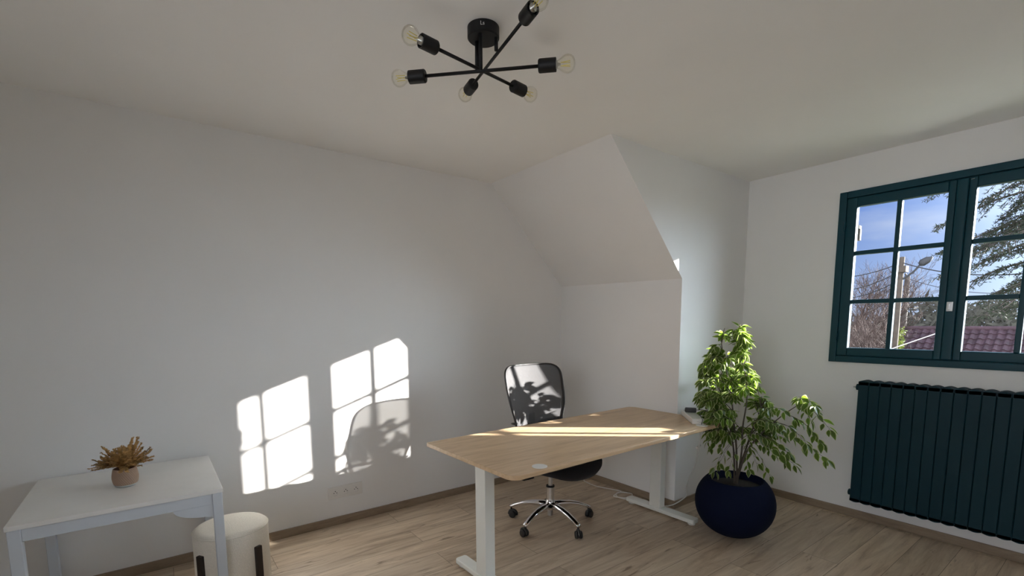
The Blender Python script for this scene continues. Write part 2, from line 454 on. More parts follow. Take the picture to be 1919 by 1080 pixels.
# ------------------------------------------------------------------ window
W = empty('window_1', (0, 0, 0)); W['kind'] = 'structure'
FX0, FX1, FZ0, FZ1 = -1.367, -0.099, 1.094, 2.256
Y0 = 3.862
fr = [(FX0, FX0 + 0.045, Y0, 3.94, FZ0, FZ1), (FX1 - 0.045, FX1, Y0, 3.94, FZ0, FZ1),
      (FX0 + 0.045, FX1 - 0.045, Y0, 3.94, FZ1 - 0.045, FZ1), (FX0 + 0.045, FX1 - 0.045, Y0, 3.94, FZ0, FZ0 + 0.042)]
# clip the part that would sit inside the masonry: frame is proud outside the opening, deep inside it
bm = bmesh.new()
for x0, x1, y0, y1, z0, z1 in fr: box(bm, x0, x1, y0, YW - 0.0005, z0, z1)
box(bm, OX0, OX0 + 0.03, YW, 3.94, OZ0, OZ1); box(bm, OX1 - 0.03, OX1, YW, 3.94, OZ0, OZ1)
box(bm, OX0 + .03, OX1 - .03, YW, 3.94, OZ0, OZ0 + .03); box(bm, OX0 + .03, OX1 - .03, YW, 3.94, OZ1 - .05, OZ1)
link('window_frame', bm, M['teal'], W, bevel=0.004)
def sash(x0, x1, p0, p1, mid):
    """stiles and rails x0..x1, glazing p0..p1, muntin centre mid"""
    z0, z1, g0, g1 = FZ0 + 0.045, FZ1 - 0.048, 1.196, 2.147
    ya, yb = 3.868, 3.915
    bm = B((x0, p0, ya, yb, z0, z1), (p1, x1, ya, yb, z0, z1), (p0, p1, ya, yb, z0, g0), (p0, p1, ya, yb, g1, z1))
    s = link('sash', bm, M['teal'], W, bevel=0.006)
    s['label'] = 'teal six-pane casement'
    mw = 0.0135
    bm = bmesh.new()
    ym, yn = 3.876, 3.912
    box(bm, mid - mw, mid + mw, ym, yn, g0, g1)
    for z in (1.512, 1.840):
        box(bm, p0, mid - mw, ym, yn, z - mw, z + mw); box(bm, mid + mw, p1, ym, yn, z - mw, z + mw)
    link('glazing_bar', bm, M['teal'], s, bevel=0.004)
    link('glass_pane', B((p0 - .002, p1 + .002, 3.897, 3.900, g0 - .002, g1 + .002)), M['glass'], s)
sash(-1.3225, -0.760, -1.260, -0.796, -1.031)
sash(-0.706, -0.1435, -0.670, -0.206, -0.438)
bm = B((-0.7595, -0.7065, 3.862, 3.913, FZ0 + 0.045, FZ1 - 0.048))
link('meeting_stile', bm, M['teal'], W, bevel=0.008)
bm = B((-0.752, -0.722, 3.852, 3.862, 1.435, 1.492)); box(bm, -0.745, -0.735, 3.842, 3.852, 1.445, 1.482)
o = link('latch', bm, M['steel'], W, bevel=0.002)
for z in (1.28, 2.02):
    bm = bmesh.new(); tube(bm, [(-1.3225, 3.858, z - .035), (-1.3225, 3.858, z + .035)], 0.007, 10)
    link('hinge', bm, M['teal'], W, smooth=True)
bm = bmesh.new(); tube(bm, [(-0.70, 3.867, 2.195), (-0.685, 3.867, 2.197)], 0.0015, 6)
link('screw', bm, M['steel'], W)
# bronze shutter hooks on the outer reveal
for x, dx in ((OX0, 1), (OX1, -1)):
    bm = bmesh.new()
    xa, xb = sorted((x, x + dx * 0.045))
    box(bm, xa, xb, 4.07, 4.10, 1.95, 2.03); box(bm, *sorted((x + dx * .02, x + dx * .04)), 4.06, 4.11, 2.03, 2.055)
    link('shutter_stop', bm, M['brass'], W, bevel=0.003)

# ------------------------------------------------------------------ radiator
rd = empty('radiator', (-1.14, 3.80, 0.0))
tag(rd, 'dark teal sectional radiator on the wall under the window', 'radiator')
SW = 0.0600
NSEG = 16
for i in range(NSEG):
    bm = bmesh.new()
    x0 = i * SW + 0.0009; x1 = (i + 1) * SW - 0.0009; xm = (x0 + x1) / 2
    # front fin, rear fin and web
    poly = [(x0, -0.043), (x0 + .003, -0.046), (x1 - .003, -0.046), (x1, -0.043), (x1, -0.036), (x0, -0.036)]
    prism(bm, poly, 2, 0.155, 0.975)
    box(bm, xm - 0.003, xm + 0.003, -0.034, 0.034, 0.16, 0.97)
    box(bm, x0 + 0.002, x1 - 0.002, 0.034, 0.042, 0.16, 0.97)
    box(bm, x0 + 0.008, x1 - 0.008, -0.004, 0.0, 0.16, 0.97)
    # domed head with slots
    segs = 8
    top = [(x0 + (x1 - x0) * k / segs, 0.978 + 0.008 * sin(pi * k / segs)) for k in range(segs + 1)]
    for ya, yb in ((-0.046, -0.030), (-0.022, -0.008), (0.002, 0.016), (0.026, 0.040)):
        prism(bm, [(x0, 0.955), (x1, 0.955)] + top[::-1], 1, ya, yb)
    bot = [(x0 + (x1 - x0) * k / segs, 0.155 - 0.007 * sin(pi * k / segs)) for k in range(segs + 1)]
    prism(bm, [(x1, 0.172), (x0, 0.172)] + bot, 1, -0.046, 0.040)
    s = link('radiator_section', bm, M['rad'], rd)
for z in (0.20, 0.935):
    bm = bmesh.new(); tube(bm, [(-0.010, 0, z), (NSEG * SW + 0.01, 0, z)], 0.019, 14)
    link('header_tube', bm, M['rad'], rd, smooth=False)
for z in (0.20, 0.935):
    bm = bmesh.new(); lathe(bm, [(0, -.016), (0.012, -.016), (0.021, -.012), (0.021, 0.0), (0, 0.0)], 16, (-0.008, 0, z), (1, 0, 0))
    link('end_plug', bm, M['rad'], rd)
bm = bmesh.new(); tube(bm, [(-0.024, 0, .935), (-0.040, 0, .935)], 0.005, 8)
link('bleed_valve', bm, M['steel'], rd)
for x in (0.12, 0.84):
    for z in (0.23, 0.90):
        link('wall_bracket', B((x - .01, x + .01, 0.019, 0.0815, z - .012, z + .012)), M['rad'], rd)

# ------------------------------------------------------------------ desk
DA = radians(1.3)
dk = empty('standing_desk', (-2.005, 2.093, 0), DA)
tag(dk, 'oak-topped desk on two white steel T-shaped legs in the middle of the room', 'desk')
DZ = 0.717; TT = 0.022; DW, DL = 0.392, 0.905
bm = bmesh.new()
R_ = 0.055; poly = []
for cx, cy, a0, r in ((DW, DL, 0, R_), (-DW, DL, 90, R_), (-DW, -DL, 180, 0.012), (DW, -DL, 270, R_)):
    sx = 1 if cx > 0 else -1; sy = 1 if cy > 0 else -1
    for k in range(9):
        t = radians(a0 + k * 90 / 8)
        poly.append((cx - sx * r + r * cos(t), cy - sy * r + r * sin(t)))
prism(bm, poly, 2, DZ - TT, DZ)
top = link('desktop', bm, M['desk'], dk, bevel=0.0025)
for y in (-0.71, 0.68):
    x = 0.375 if y > 0 else 0.362
    x = 0.345
    bm = bmesh.new(); lathe(bm, [(0, DZ + .0002), (0.036, DZ + .0002), (0.036, DZ + 0.002), (0.030, DZ + 0.004), (0, DZ + 0.004)], 32, (x, y, 0))
    link('grommet', bm, M['whiteplastic'], dk)['label'] = 'white round cable cover'
def desk_leg(yc):
    lx0, lx1 = -0.075, 0.015
    bm = B((lx0, lx1, yc - .03, yc + .03, 0.045, DZ - TT - 0.03))
    lg = link('leg', bm, M['deskleg'], dk, bevel=0.0025)
    bm = B((lx0 + .008, lx1 - .008, yc - .024, yc + .024, DZ - TT - 0.03, DZ - TT))
    link('leg_bracket', bm, M['black'], lg)
    bm = bmesh.new()
    poly = []
    for cx, cy, a0 in ((0.285, .036, 0), (-0.285, .036, 90), (-0.285, -.036, 180), (0.285, -.036, 270)):
        for k in range(5):
            t = radians(a0 + k * 22.5)
            poly.append((cx - math.copysign(.016, cx) + .016 * cos(t), yc + cy - math.copysign(.016, cy) + .016 * sin(t)))
    prism(bm, poly, 2, 0.016, 0.045)
    link('foot', bm, M['deskleg'], dk, bevel=0.005)
    for x in (-0.25, 0.25):
        bm = bmesh.new(); lathe(bm, [(0, 0), (.024, 0), (.026, .004), (.022, .011), (.008, .016), (0, .016)], 20, (x, yc, 0))
        link('foot_pad', bm, M['whiteplastic'], dk, smooth=True)
desk_leg(-0.760)
desk_leg(0.765)
bm = B((-.05, -.01, -.73, .735, DZ - TT - .05, DZ - TT - .01), (-.34, .34, -.80, -.74, DZ - TT - .03, DZ - TT - .0005), (-.34, .34, .74, .80, DZ - TT - .03, DZ - TT - .0005))
link('under_frame', bm, M['black'], dk)
bm = B((.17, .30, -.60, -.35, DZ - TT - .045, DZ - TT - .0005))
link('control_box', bm, M['black'], dk, bevel=.004)

# ------------------------------------------------------------------ office chair
ch = empty('office_chair', (-2.385, 2.115, 0), radians(-1))
tag(ch, 'black mesh-backed swivel office chair with chrome five-star base behind the desk', 'chair')
rz = -radians(-1)
bm = bmesh.new(); lathe(bm, [(0, .10), (.0295, .10), (.030, .1005), (.036, .115), (.038, .14), (.030, .165), (.0275, .168), (0.027, .172), (0.027, .20), (0.027, .24), (0.027, .2585)], 32)
link('hub', bm, M['chrome'], ch, smooth=True).data.polygons[0].use_smooth = True
bm = bmesh.new(); tube(bm, [(0, 0, .055), (0, 0, .10)], .019, 20)
link('gas_lift_foot', bm, M['steel'], ch)
bm = bmesh.new(); lathe(bm, [(0, .258), (.029, .258), (.029, .268), (.0, .268)], 24)
link('gas_lift_collar', bm, M['black'], ch)
bm = bmesh.new(); tube(bm, [(0, 0, .268), (0, 0, .33), (0, 0, .40)], .0150, 20, cap=False)
link('gas_lift', bm, M['steel'], ch, smooth=True)
for k in range(5):
    t = rz + radians(69 + 72 * k)
    d = Vector((cos(t), sin(t), 0)); n = Vector((-sin(t), cos(t), 0))
    pr = [(0.025, .130, .028, .026), (0.08, .133, .025, .021), (0.14, .129, .023, .018), (.20, .117, .021, .015), (.255, .098, .020, .013), (.285, .085, .020, .013), (.302, .080, .014, .010)]
    bm = bmesh.new(); rings = []
    for s, z, hwid, hth in pr:
        rings.append([bm.verts.new(d * s + n * (hwid * cos(2 * pi * j / 12)) + Vector((0, 0, z + hth * sin(2 * pi * j / 12)))) for j in range(12)])
    for a_, b_ in zip(rings, rings[1:]):
        for j in range(12): bm.faces.new((a_[j], a_[(j + 1) % 12], b_[(j + 1) % 12], b_[j]))
    bm.faces.new(rings[0]); bm.faces.new(rings[-1])
    link('base_arm', bm, M['chrome'], ch, smooth=True)
    # caster
    c = d * 0.288
    sw = t + 0.6 + 1.3 * k
    wv = Vector((cos(sw), sin(sw), 0)); tr = Vector((-sin(sw), cos(sw), 0))
    cc = c + wv * 0.012
    bm = bmesh.new()
    tube(bm, [c + Vector((0, 0, .060)), c + Vector((0, 0, .076))], .007, 8)
    arc = [cc + Vector((0, 0, .026)) + wv * (.029 * cos(a_)) + Vector((0, 0, .029 * sin(a_))) for a_ in [radians(x) for x in range(-10, 191, 20)]]
    tube(bm, arc, .009, 8, sx=1.2)
    ca = link('caster', bm, M['blackplastic'], ch, smooth=True)
    for s in (-1, 1):
        bm = bmesh.new()
        lathe(bm, [(0, 0), (.020, 0), (.025, .003), (.025, .015), (.021, .019), (0, .019)], 24, cc + Vector((0, 0, .025)) + tr * (s * .004), tr * s)
        link('wheel', bm, M['blackplastic'], ca, smooth=False, bevel=.001, segs=1)
# mechanism and lever
bm = B((-.10, .09, -.075, .075, .395, .432)); link('tilt_mechanism', bm, M['blackplastic'], ch, bevel=.008)
bm = B((.045, .095, .030, .078, .328, .402)); link('tension_knob', bm, M['blackplastic'], ch, bevel=.008)
bm = bmesh.new(); tube(bm, [(0.0, .07, .41), (0.01, .20, .405), (0.01, .245, .402)], [.005, .005, .008], 8); link('lever', bm, M['blackplastic'], ch)
# seat cushion
bm = bmesh.new()
rings = []
def seat_pt(a_, k, z):
    e_ = 2.6
    ca_, sa_ = cos(a_), sin(a_)
    x = math.copysign(abs(ca_) ** (2 / e_), ca_) * 0.262 * k; y = math.copysign(abs(sa_) ** (2 / e_), sa_) * 0.268 * k
    drop = -0.030 * max(0, (x - .12) / .13) ** 2 + 0.016 * (y / .25) ** 2
    return Vector((x + .075, y + .01, z + drop - (.024 if z < .45 else .012)))
for k, z in ((0.02, .418), (.55, .420), (.80, .428), (.93, .442), (1.0, .464), (1.0, .482), (.965, .500), (.90, .510), (.7, .515), (.4, .513), (.02, .512)):
    rings.append([bm.verts.new(seat_pt(2 * pi * j / 40, k, z)) for j in range(40)])
for a_, b_ in zip(rings, rings[1:]):
    for j in range(40): bm.faces.new((a_[j], a_[(j + 1) % 40], b_[(j + 1) % 40], b_[j]))
bm.faces.new(rings[0]); bm.faces.new(rings[-1])
link('seat', bm, M['blackfabric'], ch, smooth=True)
# backrest
def bx_(z):
    t = (z - .56) / .50
    return -0.172 - 0.035 * t - 0.055 * t * t + 0.018 * sin(pi * min(1, max(0, t * 1.4)))
def back_out(s):
    """closed outline param 0..1 -> (y,z)"""
    pts = [(0, 1.085), (.16, 1.082), (.215, 1.068), (.243, 1.035), (.250, .985), (.246, .88), (.232, .79), (.212, .72), (.200, .66), (.196, .60), (.180, .565), (.12, .555), (0, .552)]
    return pts
half = back_out(0)
outl = spline([(0, y, z) for y, z in half], 5)
full = outl + [Vector((0, -p.y, p.z)) for p in outl[::-1]][1:-1]
def place(y, z, off=0.0):
    return Vector((bx_(z) + 0.055 * (y / .25) ** 2 + off, y + .012, z))
bm = bmesh.new(); ring_prev = None
levels = [1.0, .92, .8, .65, .5, .35, .2, .08]
rr = []
for f in levels:
    rr.append([bm.verts.new(place(p.y * f, .82 + (p.z - .82) * f)) for p in full])
for a_, b_ in zip(rr, rr[1:]):
    for j in range(len(full)): bm.faces.new((a_[j], a_[(j + 1) % len(full)], b_[(j + 1) % len(full)], b_[j]))
bm.faces.new(rr[-1])
o = link('backrest_mesh', bm, M['mesh'], ch, smooth=True)
so_ = o.modifiers.new('solid', 'SOLIDIFY'); so_.thickness = 0.003; so_.offset = 0
bm = bmesh.new()
loop = [place(p.y, p.z) for p in full]
rings = []
nn = len(loop)
for i in range(nn):
    d = (loop[(i + 1) % nn] - loop[i - 1]).normalized(); x = Vector((1, 0, 0)); x = (x - d * x.dot(d)).normalized(); y = d.cross(x)
    rings.append([bm.verts.new(loop[i] + x * (.011 * cos(2 * pi * j / 8)) + y * (.0055 * sin(2 * pi * j / 8))) for j in range(8)])
for i in range(nn):
    a_, b_ = rings[i], rings[(i + 1) % nn]
    for j in range(8): bm.faces.new((a_[j], a_[(j + 1) % 8], b_[(j + 1) % 8], b_[j]))
link('backrest_frame', bm, M['blackplastic'], ch, smooth=True)
bm = bmesh.new()
tube(bm, spline([(-.04, 0, .405), (-.16, 0, .40), (-.222, 0, .45), (-.215, 0, .56), (-.205, 0, .66), (-.205, 0, .74)], 5), .014, 10, sx=2.0, sy=.8)
link('back_support', bm, M['blackplastic'], ch, smooth=True)
bm = bmesh.new()
tube(bm, spline([(bx_(.73) + .03, -.205, .70), (-.19, -.12, .68), (-.197, 0, .67), (-.19, .12, .68), (bx_(.73) + .03, .205, .70)], 6), .011, 8, sx=2.0, sy=.7)
link('lumbar_bar', bm, M['blackplastic'], ch, smooth=True)

# ------------------------------------------------------------------ ceiling lamp
LC = Vector((-1.612, 1.083, ZC))
lm = empty('ceiling_lamp', LC)
tag(lm, 'black ceiling lamp with six clear bulbs on three crossed bars', 'lamp')
def loc(p): return Vector(p) - LC
bm = bmesh.new(); lathe(bm, [(0, 0), (.060, 0), (.060, -.036), (.056, -.040), (0, -.040)], 48)
link('canopy', bm, M['black'], lm, bevel=0)
tx = bpy.data.curves.new('mark', 'FONT'); tx.body = 'Ls'; tx.size = 0.019; tx.extrude = 0.0002; tx.align_x = 'CENTER'
tmp = bpy.data.objects.new('mark', tx); C.objects.link(tmp); bpy.context.view_layer.update()
tme = bpy.data.meshes.new_from_object(tmp); bpy.data.objects.remove(tmp)
to = bpy.data.objects.new('canopy_mark', tme); C.objects.link(to); to.parent = lm
tme.materials.clear(); tme.materials.append(M['whiteplastic'])
dcam = Vector((0.80, -0.6, 0)).normalized()
to.location = dcam * 0.0604 + Vector((0, 0, -.022))
to.rotation_euler = (radians(90), 0, math.atan2(dcam.y, dcam.x) + pi / 2)
bars = [((735, 148), (1078, 118), ZC - .165), ((756, 60), (1002, 181), ZC - .140), ((1018, -10), (868, 182), ZC - .085)]
def bulb_and_socket(end, d):
    """d unit outward, end = outer tip of bulb"""
    s0 = end - d * 0.135
    bm = bmesh.new(); lathe(bm, [(0, 0), (.020, 0), (.0235, .004), (.0235, .066), (.019, .066), (.019, .05), (0, .05)], 28, s0, d)
    link('lamp_socket', bm, M['black'], lm, bevel=.0008, segs=1)
    bm = bmesh.new()
    prof = [(.0135, .068), (.0145, .074), (.021, .084), (.0285, .096), (.031, .108), (.0285, .120), (.021, .1295), (.010, .1345), (0, .1355)]
    lathe(bm, prof, 32, s0, d)
    bl = link('bulb', bm, M['bulbglass'], lm, smooth=True)
    bm = bmesh.new(); lathe(bm, [(0, .050), (.0135, .050), (.0135, .070), (.006, .072), (0.004, .082), (0, .082)], 20, s0, d)
    link('bulb_cap', bm, M['bulbcap'], bl, smooth=True)
    x, y = frame_of(d)
    bm = bmesh.new()
    for k in range(4):
        t = pi / 4 + k * pi / 2
        p = s0 + (x * cos(t) + y * sin(t)) * 0.0095; p2 = s0 + (x * cos(t + .5) + y * sin(t + .5)) * 0.0075
        tube(bm, [p2 + d * .082, p + d * .117], .0014, 6)
    link('filament', bm, M['filament'], bl)
    return s0
for (a_, b_, z) in bars:
    P0 = on(a_[0], a_[1], 2, z) - LC; P1 = on(b_[0], b_[1], 2, z) - LC
    d = (P1 - P0).normalized()
    e0 = bulb_and_socket(P0, -d); e1 = bulb_and_socket(P1, d)
    bm = bmesh.new(); tube(bm, [e0, e1], .0060, 12)
    link('lamp_bar', bm, M['black'], lm, smooth=True)
    # hanging rod: where the bar passes nearest to the canopy axis
    t = -(P0.x * d.x + P0.y * d.y); q_ = P0 + d * t
    q_ = on({1018: 930, 756: 894, 735: 901}[a_[0]], 95 if a_[0] == 1018 else 131, 2, z) - LC
    rr_ = math.hypot(q_.x, q_.y)
    bm = bmesh.new(); tube(bm, [(q_.x, q_.y, q_.z), (q_.x, q_.y, -.040)], .0072, 12)
    link('lamp_rod', bm, M['black'], lm, smooth=True)

# ------------------------------------------------------------------ console table
tb = empty('side_table', (-2.886, -0.145, 0))
tag(tb, 'small square white table against the left wall', 'table')
hx, hy = 0.354, 0.357; TZ = 0.62
link('table_top', B((-hx, hx, -hy, hy, TZ - .019, TZ)), M['table'], tb, bevel=.002)
ls = 0.04
for sx in (-1, 1):
    for sy in (-1, 1):
        x0, x1 = sorted((sx * (hx - .004), sx * (hx - .004 - ls))); y0, y1 = sorted((sy * (hy - .004), sy * (hy - .004 - ls)))
        link('leg', B((x0, x1, y0, y1, 0, TZ - .0195)), M['tableleg'], tb, bevel=.003)
ap = hx - .004 - ls
zt = TZ - .0195
for s in (-1, 1):
    a0, a1 = sorted((s * (hx - .008), s * (hx - .024)))
    link('apron', B((a0, a1, -hy + .0445, hy - .0445, zt - .05, zt)), M['tableleg'], tb, bevel=.001)
    a0, a1 = sorted((s * (hy - .008), s * (hy - .024)))
    link('apron', B((-hx + .0445, hx - .0445, a0, a1, zt - .05, zt)), M['tableleg'], tb, bevel=.001)
    # curved corner brace
    ye = hy - .0445; zb = zt - .0505
    poly = [(ye - .15, zb), (ye, zb), (ye, zb - .055)]
    for k in range(1, 9):
        t = radians(90 * k / 9); poly.append((ye - .15 * sin(t), zb - .055 * cos(t)))
    bm = bmesh.new(); a0, a1 = sorted((s * (hx - .012), s * (hx - .018))); prism(bm, poly, 0, a0, a1)
    link('corner_brace', bm, M['tableleg'], tb)

# ------------------------------------------------------------------ stool
st = empty('stool', (-2.735, 0.252, 0))
tag(st, 'round ivory boucle stool with dark wood legs beside the white table', 'stool')
rs = 0.168
bm = bmesh.new(); lathe(bm, [(0, .045), (rs - .01, .045), (rs, .055), (rs, .345), (rs - .003, .356), (rs - .012, .365), (rs - .03, .369), (0, .372)], 64)
link('seat', bm, M['boucle'], st, smooth=True)
bm = bmesh.new()
ringp = [(rs * cos(2 * pi * k / 64) * .998, rs * sin(2 * pi * k / 64) * .998, .352) for k in range(65)]
tube(bm, ringp, .0025, 6, cap=False); link('piping', bm, M['boucle'], st, smooth=True)
for deg in (-57, 33, 123, 213):
    t = radians(deg); d = Vector((cos(t), sin(t), 0)); n = Vector((-sin(t), cos(t), 0))
    bm = bmesh.new()
    v = []
    for z in (0, .275):
        v.append([bm.verts.new(d * r_ + n * s_ + Vector((0, 0, z))) for r_, s_ in ((rs - .004, -.017), (rs + .016, -.017), (rs + .016, .017), (rs - .004, .017))])
    bm.faces.new(v[0][::-1]); bm.faces.new(v[1])
    for k in range(4): bm.faces.new((v[0][k], v[0][(k + 1) % 4], v[1][(k + 1) % 4], v[1][k]))
    link('leg', bm, M['darkwood'], st, bevel=.004)

# ------------------------------------------------------------------ dried arrangement on the table
rng = random.Random(5)
pp = empty('potted_dried_plant', (-2.865, -0.150, TZ + .0005))
tag(pp, 'golden dried fern sprays in a ribbed taupe pot on the white table', 'plant')
bm = bmesh.new(); nseg = 216; rings = []
prof = spline([(.0435, 0, .010), (.047, 0, .020), (.0495, 0, .035), (.0495, 0, .050), (.047, 0, .068), (.0435, 0, .082), (.0425, 0, .085)], 5)
for i, p in enumerate(prof):
    k = max(0, min(1, i / 3, (len(prof) - 1 - i) / 3)) * .0013
    rings.append([bm.verts.new(((p.x + k * sin(36 * 2 * pi * j / nseg + p.z * 420)) * cos(2 * pi * j / nseg), (p.x + k * sin(36 * 2 * pi * j / nseg + p.z * 420)) * sin(2 * pi * j / nseg), p.z)) for j in range(nseg)])
for r, z in ((.038, .085), (.037, .070)):
    rings.append([bm.verts.new((r * cos(2 * pi * j / nseg), r * sin(2 * pi * j / nseg), z)) for j in range(nseg)])
for a_, b_ in zip(rings, rings[1:]):
    for j in range(nseg): bm.faces.new((a_[j], a_[(j + 1) % nseg], b_[(j + 1) % nseg], b_[j]))
link('pot', bm, M['clay'], pp, smooth=True)
bm = bmesh.new(); lathe(bm, [(0, 0), (.036, 0), (.040, .003), (.0435, .010), (0, .010)], 48)
link('pot_foot', bm, M['claybase'], pp, smooth=True)
bm = bmesh.new(); lathe(bm, [(0, .070), (.037, .070)], 32); link('soil', bm, M['soil'], pp)
bs, bl_ = bmesh.new(), bmesh.new()
def leaflet(bm, p, d, n, ln, wd):
    s = d.cross(n).normalized() * wd
    v = [bm.verts.new(x) for x in (p, p + d * ln * .45 + s, p + d * ln, p + d * ln * .45 - s)]
    bm.faces.new(v)
for i in range(92):
    az = rng.uniform(0, 2 * pi); el = rng.choice([rng.uniform(.15, .6), rng.uniform(.35, 1.15)])
    ln = rng.uniform(.090, .132) * (1.14 if el > .75 else 1)
    d = Vector((cos(az) * cos(el), sin(az) * cos(el), sin(el)))
    p0 = Vector((rng.uniform(-.012, .012), rng.uniform(-.012, .012), .070))
    pts = [p0, p0 + Vector((d.x * .25, d.y * .25, .7)) * ln * .35, p0 + d * ln * .7 + Vector((0, 0, .012)), p0 + d * ln + Vector((0, 0, .012 if el > .5 else .004))]
    sp = spline(pts, 7)
    tube(bs, sp, [.0011] * (len(sp) - 1) + [.0004], 4)
    for j in range(4, len(sp)):
        a_ = sp[j - 1]; dd = (sp[j] - sp[j - 1]).normalized()
        sx_ = dd.cross(Vector((0, 0, 1))).normalized(); up = sx_.cross(dd)
        for t_ in range(2):
            for s in (-1, 1):
                dirn = (dd * 1.0 + sx_ * (s * rng.uniform(.6, 1.1)) + up * rng.uniform(-.4, .6)).normalized()
                q_ = a_ + (sp[j] - a_) * (t_ * .5)
                l_ = rng.uniform(.011, .019) * (1.15 - .5 * j / len(sp))
                leaflet(bl_, q_, dirn, Vector((rng.uniform(-1, 1), rng.uniform(-1, 1), 1)).normalized(), l_, .0022)
                for s2 in (-1, 1):
                    d2 = (dirn + sx_ * s2 * .7 + up * rng.uniform(-.5, .5)).normalized()
                    leaflet(bl_, q_ + dirn * l_ * .4, d2, up, l_ * .6, .0017)
link('stems', bs, M['dry'], pp); link('foliage', bl_, M['dry'], pp)

# ------------------------------------------------------------------ planter with weeping fig
PC = Vector((-1.52, 2.94, 0))
fg = empty('potted_fig', PC)
tag(fg, 'variegated weeping fig in a round navy planter at the desk corner', 'plant')
bm = bmesh.new()
prof = []
for k in range(25):
    t = radians(-90 + 5 + k * (90 - 5 + 46) / 24)
    prof.append((.24 * cos(t) ** .9 if cos(t) > 0 else 0, .218 + .218 * sin(t)))
prof = [(0, prof[0][1])] + prof
r_, z_ = prof[-1]
prof += [(r_ - .006, z_ + .003), (r_ - .012, z_ - .002), (r_ - .016, z_ - .05), (r_ - .03, z_ - .07)]
mz = prof[0][1]
prof = [(r, z - mz) for r, z in prof]
lathe(bm, prof, 72)
link('planter', bm, M['pot'], fg, smooth=True)
RIMZ = prof[-4][1]
bm = bmesh.new(); lathe(bm, [(0, RIMZ - .035), (.08, RIMZ - .04), (r_ - .014, RIMZ - .05)], 40); link('soil', bm, M['soil'], fg, smooth=True)
rng = random.Random(11)
hdir = Vector((PC.x, PC.y, 0)).normalized()
def fp(u, v, off=0.0, lean=1.0):
    """a point seen at (u, v) lying off metres behind the plane through the stem"""
    off += lean * .21 * max(0, min(1, (870 - v) / 150))
    d = ray(u, v); t = (PC.dot(hdir) + off) / Vector((d.x, d.y, 0)).dot(hdir)
    return Vector((0, 0, H)) + d * t - PC
bst, blf = bmesh.new(), bmesh.new()
stem_base = Vector((0, 0, RIMZ - .05))
def leaf(p, d, nrm, ln):
    d = d.normalized(); s = d.cross(nrm)
    if s.length < 1e-4: s = d.cross(Vector((1, 0, 0)))
    s.normalize(); n = s.cross(d)
    wd = ln * .28
    stn = [(0, .0), (.16, .62), (.38, 1.0), (.60, .86), (.82, .42), (1.0, .0)]
    fold = .25
    def pt(t, k):
        curl = -0.16 * ln * t * t
        wv_ = k * wd
        return p + d * (t * ln) + s * wv_ + n * (abs(wv_) * fold + curl)
    cen = [blf.verts.new(pt(t, 0)) for t, _ in stn]
    for sg in (-1, 1):
        inn = [cen[0]] + [blf.verts.new(pt(t, sg * k * .74)) for t, k in stn[1:-1]] + [cen[-1]]
        out = [cen[0]] + [blf.verts.new(pt(t, sg * k)) for t, k in stn[1:-1]] + [cen[-1]]
        for i in range(len(stn) - 1):
            f = [cen[i], cen[i + 1], inn[i + 1], inn[i]]; f = list(dict.fromkeys(f))
            if len(f) > 2: blf.faces.new(f).material_index = 0
            f = [inn[i], inn[i + 1], out[i + 1], out[i]]; f = list(dict.fromkeys(f))
            if len(f) > 2: blf.faces.new(f).material_index = 1
def twig(pts, r0, nl, lsz=.056, start=.25):
    sp = spline(pts, 6)
    tube(bst, sp, [r0 * (1 - .75 * i / (len(sp) - 1)) for i in range(len(sp))], 6)
    for k in range(nl):
        t = start + (1 - start) * (k + .5) / nl
        i = min(int(t * (len(sp) - 1)), len(sp) - 2)
        p = sp[i].lerp(sp[i + 1], t * (len(sp) - 1) - i)
        d = (sp[i + 1] - sp[i]).normalized()
        side = d.cross(Vector((0, 0, 1))); side = side.normalized() if side.length > .01 else Vector((1, 0, 0))
        s = 1 if k % 2 else -1
        dr = (d * .55 + side * s * rng.uniform(.3, .9) + Vector((0, 0, -rng.uniform(.25, 1.0))) + Vector((rng.uniform(-.4, .4), rng.uniform(-.4, .4), rng.uniform(-.2, .3)))).normalized()
        pe = p + (side * s * .4 + Vector((0, 0, .2)) + dr).normalized() * rng.uniform(.006, .014)
        tube(bst, [p, pe], .0007, 4, cap=False)
        nrm = Vector((rng.uniform(-.8, .8), rng.uniform(-.8, .8), 1)) + side * .2
        leaf(pe, dr, nrm, lsz * rng.uniform(.72, 1.15))
    # end leaf
    leaf(sp[-1], (sp[-1] - sp[-3]) + Vector((0, 0, -.01)), Vector((rng.uniform(-.5, .5), rng.uniform(-.5, .5), 1)), lsz)
mains = [[(1380, 842, .0), (1376, 800, .01), (1370, 740, .0), (1358, 680, .0), (1352, 640, .0), (1358, 615, 0)],
         [(1390, 845, -.03), (1392, 800, -.04), (1400, 745, -.03), (1395, 690, -.02), (1380, 640, .0), (1388, 606, 0)],
         [(1375, 845, .04), (1365, 790, .05), (1350, 735, .06), (1345, 690, .04)],
         [(1395, 850, .02), (1412, 800, .04), (1425, 770, .05), (1422, 740, .05)],
         [(1398, 850, -.03), (1425, 815, -.07), (1465, 780, -.10), (1500, 757, -.12)]]
mp_ = []
for i, mm in enumerate(mains):
    pts = [stem_base + Vector((.012 * cos(i * 1.3), .012 * sin(i * 1.3), 0))] + [fp(*q_) for q_ in mm]
    sp = spline(pts, 6); mp_.append(sp)
    tube(bst, sp, [.0068 * (1 - .7 * k / (len(sp) - 1)) for k in range(len(sp))], 8)
def nearest(target, below=.03):
    best = None
    for sp in mp_[:4]:
        for p in sp[8:]:
            dd = (p - target).length + max(0, p.z - target.z + below) * 2.2
            if best is None or dd < best[0]: best = (dd, p)
    return best[1]
